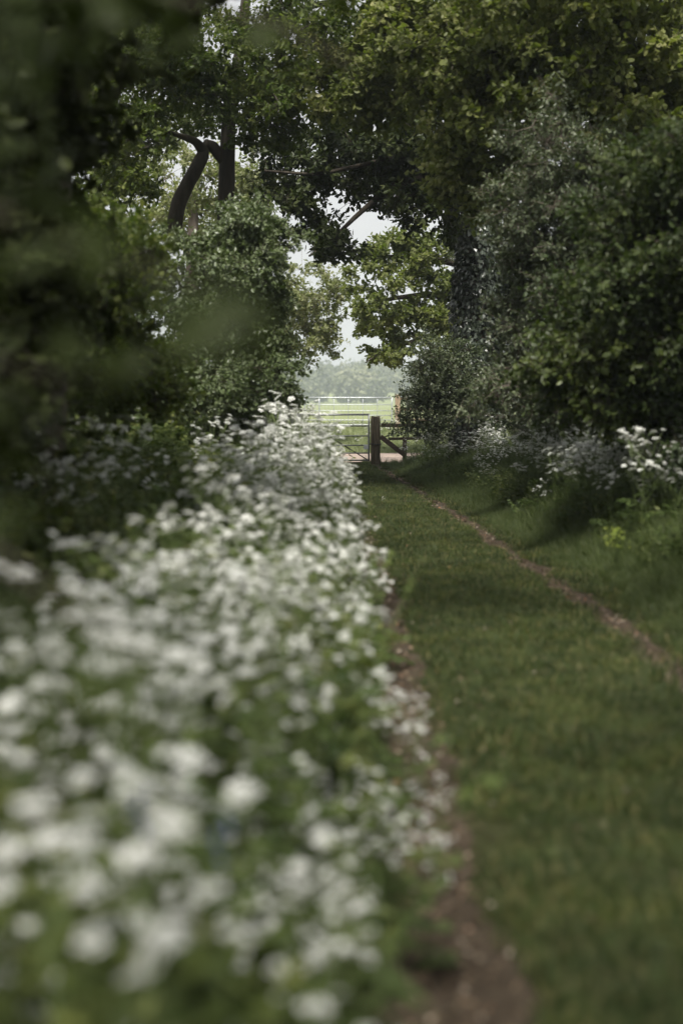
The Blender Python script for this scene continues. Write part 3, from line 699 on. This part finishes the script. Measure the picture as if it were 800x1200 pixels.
# right side
# 8 sycamore, tall, yellow green
b = ground_pt(760, 22, .8)
tr = [(b, .28), (at(750, 350, 22), .24), (at(735, 200, 22), .2), (at(720, 60, 22), .14), (at(715, -60, 22), .08)]
cl = np.concatenate([ell(660, 70, 150, 90, 21, 1.8, 84), ell(560, 60, 95, 85, 22, 1.5, 54), ell(760, 110, 90, 120, 20.5, 1.5, 50), ell(565, 185, 60, 70, 22.5, 1.2, 36), ell(620, -60, 260, 80, 20, 3, 80), ell(490, 60, 75, 75, 23, 1.5, 50), ell(415, 95, 55, 55, 23.5, 1.2, 22)])
tree('sycamore_tree', 'tall yellow green sycamore filling the upper right above the grey shrub', 'tree', tr, cl, M['syc'], M['bark'], leafL=.105, cr=.38, sprays=19, nl=10, spray=.32, wr=.8)
# 9 grey green shrub
b = ground_pt(670, 18.5, 1.4)
tr = [(b, .1), (at(665, 400, 18.5), .08), (at(660, 280, 18.5), .05), (at(660, 180, 18.5), .02)]
cl = np.concatenate([ell(655, 215, 85, 95, 18.5, 1.0, 70), ell(640, 310, 52, 100, 19, .9, 54), ell(700, 300, 80, 130, 18, 1.0, 60), ell(645, 420, 55, 70, 19, .9, 44), ell(690, 492, 110, 26, 22, .6, 40), ell(650, 462, 90, 40, 18.8, .8, 60)])
tree('sallow_bush', 'tall grey green sallow in the middle of the right hedge', 'bush', tr, cl, M['grey'], M['bark_pale'], leafL=.062, cr=.32, sprays=20, nl=13, spray=.28, wr=.5)
# 10 elm scrub, dark with bright leaf tips
b = ground_pt(770, 14.5, 1.6)
tr = [(b, .13), (at(768, 420, 14.5), .1), (at(765, 300, 14.5), .07), (at(770, 200, 14.5), .03)]
cl = np.concatenate([ell(765, 300, 75, 130, 14.2, .9, 64), ell(740, 440, 105, 70, 14.6, .8, 60), ell(690, 400, 60, 90, 15.5, .8, 44), ell(850, 350, 100, 200, 14, 1.2, 60), ell(790, 465, 80, 45, 15.2, .6, 50)])
tree('elm_tree', 'dark elm scrub with fresh green leaf tips along the right edge', 'tree', tr, cl, M['elm'], M['bark'], leafL=.072, cr=.3, sprays=20, nl=13, spray=.3, wr=.62, droop=.2)
# 11 hedge by the gate
b = ground_pt(530, 30)
cl = np.concatenate([ell(520, 440, 42, 46, 29.5, 1.0, 50), ell(505, 480, 32, 36, 29.5, 1, 30), ell(615, 440, 32, 70, 27, 1.2, 40), ell(600, 330, 36, 100, 32.5, .8, 46), ell(565, 300, 30, 60, 33, .6, 14)])
tree('blackthorn_bush', 'fine leaved blackthorn hedge between the gate and the ivy clad oak', 'bush', [(b, .08), (at(528, 460, 30), .06), (at(525, 420, 30), .03)], cl, M['grey'], M['bark'], leafL=.06, cr=.36, sprays=20, nl=13, spray=.26)
# 12 hedge behind everything on both sides, closing the view
for k, (px, Y, n_, lab) in enumerate([(60, 30, 90, 'shadowed oak deep behind the left hedge'), (700, 32, 80, 'shadowed oak deep behind the right hedge'), (840, 24, 70, 'broad oak hidden behind the elm scrub at the right')]):
    b = ground_pt(px, Y); d_ = 1 if px > 400 else -1
    cl = ell(px + d_ * 20, 200, 200 if px > 400 else 130, 320, Y, 1.6, n_)
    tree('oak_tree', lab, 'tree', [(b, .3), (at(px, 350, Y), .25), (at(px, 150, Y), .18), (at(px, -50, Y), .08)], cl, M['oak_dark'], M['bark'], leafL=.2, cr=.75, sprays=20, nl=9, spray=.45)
# canopy trees over and behind the camera (they shade the lane)
for (bx, by, c_, r_, n_, lab) in [(4.6, 4, (3.6, 5, 7.4), (3.2, 6, 1.6), 30, 'oak shading the lane from the right, just out of frame'), (-3.6, -4, (-1.5, -4, 6.5), (4.5, 4.5, 1.8), 30, 'oak standing behind the viewpoint'), (5.2, 13, (3.5, 14, 8.5), (2.6, 5, 1.3), 20, 'second oak shading the lane from the right')]:
    b = np.array([bx, by, float(gh(bx, by)) - .1]); cl = blob(c_, r_, n_)
    tree('oak_tree', lab, 'tree', [(b, .3), (b + (0, 0, 3), .25), (b + (-.2, .1, 6), .18), (b + (-.4, 0, 8), .08)], cl, M['oak_dark'], M['bark'], leafL=.2, cr=.8, sprays=16, nl=8, spray=.5)

b = np.array([-3.4, -1.0, .1]); cl = blob((-2.9, -.6, 2.9), (1.1, 4.2, 2.6), 46)  # unseen bush added to darken the near left foliage
tree('shade_bush', 'dense unseen bush added at the left of the viewpoint for shade', 'bush', [(b, .12), (b + (.1, .1, 2), .1), (b + (.2, .3, 4), .04)], cl, M['dark'], M['bark'], leafL=.16, cr=.6, sprays=16, nl=8, spray=.4)

# ------------------------------------------------------------------ near maple sprays, each leaf a part
def maple_leaf(v):
    ang = np.radians([0, 18, 38, 52, 72, 98, 115, 150, 180]); rad = [1, .55, .62, .92, .5, .7, .42, .35, .12]
    pts = [(r * math.cos(a), r * math.sin(a)) for a, r in zip(ang, rad)]
    outl = pts + [(x, -y) for x, y in pts[-2:0:-1]]
    V = [(0.15, 0, .03)] + [(x, y, -.16 * (x * x + y * y) + .05 * math.sin(x * 5 + v) - .06 * abs(y)) for x, y in outl]
    k = len(outl); F = [[0, 1 + i, 1 + (i + 1) % k] for i in range(k)]
    a = Acc(); a.add(np.array(V) * .5 + np.array([.1, 0, 0]), F, .2 + .3 * v)
    return a.mesh('leaf', M['maple'])
ML = [maple_leaf(v) for v in range(3)]
def maple_branch(label, path, r0, leafspec, size):
    path = [np.array(p) for p in path]; root = prop(empty('maple_branch', path[0]), label, 'branch')
    a = Acc(); tube(a, np.array(path) - path[0], np.linspace(r0, r0 * .3, len(path)), 7, .05); mesh_obj('twig', a.mesh('twig', M['bark'], True), None, root)
    for p in leafspec:
        p = np.array(p); j = int(np.argmin([np.linalg.norm(q - p) for q in path])); s_ = size * random.uniform(.8, 1.2)
        o = mesh_obj('leaf', ML[random.randrange(3)], None, root); o.location = p - path[0]
        o.rotation_euler = (random.uniform(-.7, .7) + .6, random.uniform(-.3, 1.0), random.uniform(-3.1, 3.1)); o.scale = (s_, s_, s_)
        a = Acc(); tube(a, [path[j] - path[0], (path[j] + p) / 2 - path[0] + np.array([0, 0, .01]), p - path[0]], .0012, 4)
        mesh_obj('leaf_stalk', a.mesh('leaf_stalk', M['stalk']), None, root)
def lp(lst, Y, dY): return [at(x + random.uniform(-8, 8), y + random.uniform(-8, 8), Y + random.uniform(-dY, dY)) for x, y in lst]
random.seed(5)
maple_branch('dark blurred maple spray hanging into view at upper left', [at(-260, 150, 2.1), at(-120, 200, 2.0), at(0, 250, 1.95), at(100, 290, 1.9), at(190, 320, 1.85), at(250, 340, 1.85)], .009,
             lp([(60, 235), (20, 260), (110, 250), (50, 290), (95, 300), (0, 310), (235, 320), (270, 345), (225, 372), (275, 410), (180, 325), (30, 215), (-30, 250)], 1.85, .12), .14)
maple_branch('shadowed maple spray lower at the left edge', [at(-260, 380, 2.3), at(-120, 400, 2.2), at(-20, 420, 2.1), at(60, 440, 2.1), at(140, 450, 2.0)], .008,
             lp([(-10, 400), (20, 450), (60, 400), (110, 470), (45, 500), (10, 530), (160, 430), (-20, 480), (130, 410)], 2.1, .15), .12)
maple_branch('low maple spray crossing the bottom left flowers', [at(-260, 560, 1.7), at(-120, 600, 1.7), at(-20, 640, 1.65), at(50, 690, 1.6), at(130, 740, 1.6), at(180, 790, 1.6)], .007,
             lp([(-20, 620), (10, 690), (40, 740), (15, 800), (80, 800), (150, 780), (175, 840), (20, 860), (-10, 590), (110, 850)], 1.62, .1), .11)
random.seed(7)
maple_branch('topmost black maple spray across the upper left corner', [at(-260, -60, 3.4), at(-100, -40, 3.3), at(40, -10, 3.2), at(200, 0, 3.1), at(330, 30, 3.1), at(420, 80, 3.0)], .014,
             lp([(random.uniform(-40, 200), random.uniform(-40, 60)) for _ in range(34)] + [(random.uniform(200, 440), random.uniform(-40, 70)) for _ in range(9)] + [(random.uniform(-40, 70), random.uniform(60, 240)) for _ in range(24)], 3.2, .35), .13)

# ------------------------------------------------------------------ cow parsley
HEADS = []
for v in range(6):
    a = Acc(); nr = 9 + v % 4; Rr_ = .025 + .003 * (v % 3)
    for k in range(nr):
        az = k * 2.399 + v; q = math.sqrt((k + .5) / nr); tipp = np.array([math.cos(az) * q * Rr_, math.sin(az) * q * Rr_, .02 - .008 * q * q])
        twigs(a, np.zeros((1, 3)), tipp[None], .0008, mi=1)
        m = 11; o_ = rng.normal(0, 1, (m, 3)); o_ = norm(o_) * .009 * rng.uniform(.5, 1, m)[:, None]; o_[:, 2] = np.abs(o_[:, 2]) * .5
        az2 = rng.random(m) * 6.283
        leaves(a, tipp + o_ - np.stack([np.cos(az2), np.sin(az2), 0 * az2], -1) * .0035, np.stack([np.cos(az2), np.sin(az2), rng.normal(0, .25, m)], -1), np.array([0, 0, 1.0]) + rng.normal(0, .3, (m, 3)), .0085, .95, fold=.1)
    HEADS.append(a.mesh('flower_head', [M['petal'], M['stalk']]))
LEAFM = []
for v in range(4):
    a = Acc(); fern_leaf(a, np.zeros(3), 0.0, .3, .7, k=7); LEAFM.append(a.mesh('leaf', [M['frond'], M['stalk']]))
PLANTS = []
for v in range(7):
    a = Acc(); H = .95; hd = []; lf = []
    ln = rng.normal(0, .07, 2)
    pt = lambda q: np.array([ln[0] * q * q, ln[1] * q * q, H * q])
    tube(a, [pt(q) for q in np.linspace(0, 1, 6)], np.linspace(.006, .0022, 6), 5, mi=0, cap=False); hd.append(pt(1.0))
    for k in range(5 + v % 3):
        q = rng.uniform(.42, .88); s = pt(q); az = rng.random() * 6.283; L = rng.uniform(.18, .4) * (1.25 - q * .5); o_ = np.array([math.cos(az), math.sin(az), 0])
        e = s + o_ * L * .5 + np.array([0, 0, L]); e[2] = min(e[2], H * 1.05)
        mid = s * .5 + e * .5 + o_ * L * .12
        tube(a, [s, mid, e], [.0035, .0028, .0018], 4, cap=False); hd.append(e)
        for _ in range(3):
            az = rng.random() * 6.283; e2 = mid + np.array([math.cos(az) * .09, math.sin(az) * .09, rng.uniform(.1, .2)])
            tube(a, [mid, (mid + e2) / 2 + rng.normal(0, .008, 3), e2], [.0025, .002, .0015], 4, cap=False); hd.append(e2)
    for k in range(4):
        q = rng.uniform(.05, .6); lf.append((pt(q), rng.random() * 6.283, rng.uniform(.8, 1.4) * (1.1 - q * .7)))
    PLANTS.append((a.mesh('stem', M['stalk']), hd, lf))
# joined version for the stuff past the limit
JOIN = []
def arr(me):
    V = np.empty(len(me.vertices) * 3, np.float32); me.vertices.foreach_get('co', V); return V.reshape(-1, 3)
def rotm(rx, ry, rz):
    from mathutils import Euler
    return np.array(Euler((rx, ry, rz)).to_matrix())
def append_me(acc, me, loc, rot, s, mioff):
    V = arr(me) @ rot.T * s + loc
    base = acc.n; acc.v.append(V.astype(np.float32)); acc.n += len(V)
    for p in me.polygons:
        acc.f.append(np.array([list(p.vertices)]) + base); acc.r.append(np.full(1, me.attributes['rnd'].data[p.index].value, np.float32)); acc.m.append(np.full(1, mioff[p.material_index], np.int32))
for v in (0, 2, 4):
    st, hd, lf = PLANTS[v]; a = Acc(); append_me(a, st, np.zeros(3), np.eye(3), 1, [1])
    for k, h in enumerate(hd): append_me(a, HEADS[(k + v) % 6], h, rotm(*rng.normal(0, .25, 2), k), 1.0, [0, 1])
    for p, az, s in lf: append_me(a, LEAFM[v % 4], p, rotm(0, 0, az), s, [2, 1])
    JOIN.append(proto('cow_parsley_plant', a, [M['petal'], M['stalk'], M['frond']]))

def plant(x, y, H, v, label, group, lean=(0, 0)):
    s = H / .95; root = prop(empty('cow_parsley', (x, y, float(gz(x, y)) - .01), random.uniform(0, 6.283)), label, 'wildflower', group)
    root.rotation_euler = (lean[0], lean[1], root.rotation_euler.z); root.scale = (s, s, s)
    st, hd, lf = PLANTS[v]; mesh_obj('stem', st, None, root)
    for k, h in enumerate(hd):
        o = mesh_obj('flower_head', HEADS[random.randrange(6)], None, root); o.location = h
        q = random.uniform(.7, 1.2) * (1.12 if k == 0 else 1) * (.82 if y < 6 else 1); o.scale = (q, q, q); o.rotation_euler = (random.gauss(0, .3), random.gauss(0, .3), random.uniform(0, 6.28))
    for p, az, q in lf:
        o = mesh_obj('leaf', LEAFM[random.randrange(4)], None, root); o.location = p; o.rotation_euler = (0, 0, az); o.scale = (q, q, q)
    return root
random.seed(3)
spots = []
# dense band on the left of the lane
n = 350; Yb = 2.0 + 33.1 * rng.random(n) ** 1.0
for y in 3.6 + 4.6 * rng.random(34): spots.append((float(xl(y)) - .3 - .75 * rng.random(), y, rng.uniform(.5, .85), 'L'))
for y in 2.3 + 2.0 * rng.random(16): spots.append((float(xl(y)) - .22 - .95 * rng.random(), y, rng.uniform(.42, .7), 'L'))
for i_, y in enumerate(2.1 + 33 * (np.arange(430) + rng.random(430)) / 430):
    if y < 3.2 and i_ % 4 == 0: continue
    t = ((i_ * .6180339) % 1.0) ** 1.6
    x = float(xl(y)) - .26 + .08 * float(sstep(5, 8, y)) - (1.0 - .12 * float(sstep(20, 30, y))) * t + rng.normal(0, .05) - .16 * float(sstep(24, 33, y)) - .1 * (y < 3)
    spots.append((x, y, rng.uniform(.55, 1.1) * (.62 + .5 * min(1, t * 2.0)) * (.95 + .25 * float(sstep(9, 18, y)) - .22 * float(sstep(24, 33, y))), 'L'))
# thinner scatter farther left
for y in 4 + 26 * rng.random(40): spots.append((float(xl(y)) - 1.7 - 2.2 * rng.random() ** 1.6, y, rng.uniform(.8, 1.1), 'F'))
# right bank
for y in 11.5 + 22 * rng.random(150) ** .8:
    spots.append((float(xr(y)) + rng.uniform(.85, 2.5) - .35 * float(sstep(22, 33, y)), y, rng.uniform(.5, 1.1), 'R'))
for y in 13.5 + 7 * rng.random(85): spots.append((float(xr(y)) + rng.uniform(1.0, 2.0), y, rng.uniform(.8, 1.15), 'R'))
spots.sort(key=lambda s: s[1])
LAB = {'L0': ('blurred white cow parsley plant in the nearest part of the left bank', 'nearest cow parsley left of the rut'),
       'L1': ('white cow parsley plant in the middle stretch of the dense left bank', 'cow parsley along the middle of the left bank'),
       'L2': ('white cow parsley plant in the far part of the left bank towards the gate', 'cow parsley of the left bank towards the gate'),
       'F': ('scattered white cow parsley plant among the dark weeds under the left hedge', 'scattered cow parsley under the left hedge'),
       'R': ('white cow parsley plant on the bank right of the lane below the hedge', 'cow parsley on the right bank')}
rest = []; cnt = 0; nR = 0; chosen = []
for (x, y, H, z) in spots:
    if cnt < 195 and z != 'R' or z == 'R' and nR < 110 and y < 24:
        chosen.append((x, y, H, z)); nR += z == 'R'; cnt += z != 'R'
    else: rest.append((x, y, H))
ORD = ['nearest', 'second nearest', 'third nearest', 'fourth nearest', 'fifth nearest', 'sixth nearest', 'seventh nearest', 'eighth nearest', 'ninth nearest', 'tenth nearest', 'eleventh nearest', 'twelfth nearest'] + [q + ' nearest' for q in 'thirteenth fourteenth fifteenth sixteenth seventeenth eighteenth nineteenth twentieth twenty-first twenty-second twenty-third twenty-fourth'.split()]
seen = {}
for (x, y, H, z) in chosen:
    size = 'short' if H < .66 else 'medium' if H < .84 else 'tall'
    if z == 'R':
        d = x - float(xr(y)); row = 'front row' if d < 1.3 else 'middle' if d < 1.65 else 'back row'
        st = 'right bank at the right picture edge' if y < 13 else 'right bank beyond the spurge' if y < 15.5 else 'right bank under the elm scrub' if y < 17.5 else 'right bank below the grey sallow' if y < 20 else 'right bank towards the gate'
    elif z == 'F':
        row = 'shade'; st = 'left hedge foot, nearer part' if y < 12 else 'left hedge foot, farther part'
    else:
        d = float(xl(y)) - x; row = 'rut edge' if d < .5 else 'middle' if d < .95 else 'inner side'
        st = 'left bank at the bottom edge' if y < 3.6 else 'left bank by the leaning clumps' if y < 6 else 'left bank where the rut appears' if y < 10 else 'left bank half way up' if y < 16 else 'left bank towards the gate'
    key = (size, row, st); k = seen.get(key, 0); seen[key] = k + 1
    lean = (random.gauss(0, .1), random.gauss(.05, .1))
    lab = f"{ORD[min(k, 23)]} {size} white cow parsley, {row}, {st}"
    gk = z if z != 'L' else ('L0' if y < 6 else 'L1' if y < 13 else 'L2')
    plant(x, y, H, random.randrange(7), lab, LAB[gk][1], lean)
# the ones leaning over the ruts, told apart
for px, py, Y, H, lab in [(488, 930, 4.3, .42, 'white cow parsley clump leaning out over the left rut, the nearest one'), (478, 835, 5.6, .4, 'white cow parsley leaning over the left rut just beyond the nearest clump'),
                          (440, 660, 11.5, .42, 'low cow parsley at the turn where the left rut appears'), (455, 590, 22, .16, 'tiny white flower plant alone in the lane grass near the gate'),
                          (440, 640, 14.5, .16, 'tiny white flower plant standing alone beside the left rut')]:
    p = at(px, py, Y); plant(p[0] - .05, Y, H, 3, lab, None, (0, .2))
for px, py, Y, H, lab in [(478, 905, 4.4, .5, 'second stem of the nearest clump over the left rut, on its left side'), (505, 945, 4.1, .4, 'third stem of the nearest clump over the left rut, on its right side'), (520, 868, 5.0, .3, 'single low white flower head stem on the right edge of the left rut'),
                          (462, 815, 5.8, .5, 'second stem of the farther clump over the left rut, on its left side'), (490, 812, 5.9, .42, 'third stem of the farther clump over the left rut, on its right side'), (440, 1085, 3.3, .4, 'low white cow parsley at the rut edge near the bottom of the picture'), (470, 920, 4.25, .45, 'fourth stem of the nearest clump over the left rut, lowest head')]:
    p = at(px, py, Y); plant(p[0] - (.03 if py < 1000 else .16), Y, H, random.choice([1, 4, 5]), lab, None, (0, .1))
rest = np.array(rest); n = len(rest)
X, Y = rest[:, 0], rest[:, 1]
mass = scatter('cow_parsley_mass', JOIN, np.stack([X, Y, gz(X, Y)], -1), rand_rot(n, .1), rest[:, 2] / .95, rng.integers(0, 3, n), 'froth of distant white cow parsley along both banks')
n = 130; Y = rng.uniform(36.8, 52, n); X = rng.uniform(-2.5, 4.5, n); ok = Y > 43.6; X, Y = X[ok], Y[ok]; n = len(X)
scatter('cow_parsley_mass', JOIN, np.stack([X, Y, gz(X, Y)], -1), rand_rot(n, .1), rng.uniform(.5, .8, n), rng.integers(0, 3, n), 'white cow parsley in the meadow behind the near gate')

# bluebells and a lime spurge
def bluebell(px, py, Y, label):
    p = at(px, py, Y); z0 = float(gz(p[0], Y)); H = p[2] - z0
    root = prop(empty('bluebell', (p[0], Y, z0)), label, 'wildflower')
    a = Acc(); pts = [np.array([.05 * q * q, 0, H * q]) for q in np.linspace(0, 1, 6)]; tube(a, pts, .0025, 5); mesh_obj('stem', a.mesh('stem', M['stalk']), None, root)
    for k in range(4):
        q = 1 - k * .03; c = np.array([.05 * q * q, 0, H * q]); s = -1 if k % 2 else 1
        a = Acc(); tube(a, [(0, 0, 0), (.006 * s, 0, -.004), (.011 * s, 0, -.012), (.013 * s, 0, -.024), (.013 * s, 0, -.03)], [.001, .004, .005, .005, .008], 6, cap=False)
        o = mesh_obj('bell', a.mesh('bell', M['blue']), None, root); o.location = c; o.rotation_euler = (0, 0, k * .9)
bluebell(137, 912, 2.6, 'blue bluebell among the blurred white flowers, the left one')
bluebell(228, 955, 2.6, 'blue bluebell among the blurred white flowers, the right one')
p = at(719, 617, 12.6); a = Acc(); root = prop(empty('spurge', (p[0], 12.6, float(gz(p[0], 12.6)))), 'lime yellow spurge alone on the right verge', 'wildflower')
for k in range(7):
    b_ = np.array([*rng.normal(0, .03, 2), .0]); e_ = b_ + np.array([*rng.normal(0, .05, 2), rng.uniform(.36, .46)]); tube(a, [b_, (b_ + e_) / 2, e_], .003, 4)
mesh_obj('stem', a.mesh('stem', M['stalk']), None, root)
a = Acc(); n = 110; P_ = np.stack([rng.normal(0, .05, n), rng.normal(0, .05, n), rng.uniform(.3, .48, n)], -1); az = rng.random(n) * 6.283
leaves(a, P_, np.stack([np.cos(az), np.sin(az), rng.normal(.1, .2, n)], -1), np.array([0, 0, 1.0]) + rng.normal(0, .3, (n, 3)), rng.uniform(.02, .04, n), .7)
mesh_obj('flower_cluster', a.mesh('flower_cluster', M['lime']), None, root)['kind'] = 'stuff'

# ------------------------------------------------------------------ far woodland
a = Acc(); ntree = 190
for k in range(ntree):
    row = k % 4; Yt = 800 + row * 70 + rng.uniform(-25, 25); xt = rng.uniform(-150, 160); H = rng.uniform(14.0, 21); Wd = rng.uniform(6.0, 10.0); z0 = float(gh(xt, Yt))
    tube(a, [(xt, Yt, z0 - .3), (xt, Yt, z0 + H * .5)], [.3, .15], 5, mi=1)
    m = 360; v = norm(rng.normal(0, 1, (m, 3))); v = v * (.6 + .4 * rng.random(m))[:, None]; v = v * (1 + .22 * np.sin(v[:, :1] * 5 + k) * np.sin(v[:, 2:] * 6 + k * 2))
    P_ = np.array([xt, Yt, z0 + H * .47]) + v * np.array([Wd, Wd, H * .52])
    leaves(a, P_, rng.normal(0, 1, (m, 3)), v + rng.normal(0, .5, (m, 3)), rng.uniform(1.5, 3.0, m), .8, rnd=np.clip(rng.random() * .6 + rng.random(m) * .4, 0, 1))
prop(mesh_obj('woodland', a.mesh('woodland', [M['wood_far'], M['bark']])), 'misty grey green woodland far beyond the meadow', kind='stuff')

# ------------------------------------------------------------------ haze
a = Acc(); X0, X1, Y0, Y1, Z0, Z1 = -500, 500, -70, 1250, -3.0, 60.0
hz = mesh_obj('haze', (lambda ac: (box_on(ac, ((X0 + X1) / 2, (Y0 + Y1) / 2, (Z0 + Z1) / 2), (X1 - X0, Y1 - Y0, Z1 - Z0)), ac.mesh('haze', [])) [1])(a))
m = bpy.data.materials.new('haze_air'); m.use_nodes = True; t = m.node_tree; t.nodes.clear()
pv = t.nodes.new('ShaderNodeVolumePrincipled'); pv.inputs['Color'].default_value = (.84, .91, 1, 1); pv.inputs['Density'].default_value = .00048
pv.inputs['Anisotropy'].default_value = .2
mo = t.nodes.new('ShaderNodeOutputMaterial'); t.links.new(pv.outputs[0], mo.inputs['Volume']); hz.data.materials.append(m)

prop(hz, 'thin pale air over the lane and meadow', kind='stuff')
print('leaf tris', TRI[0], 'objects', len(SC.objects))
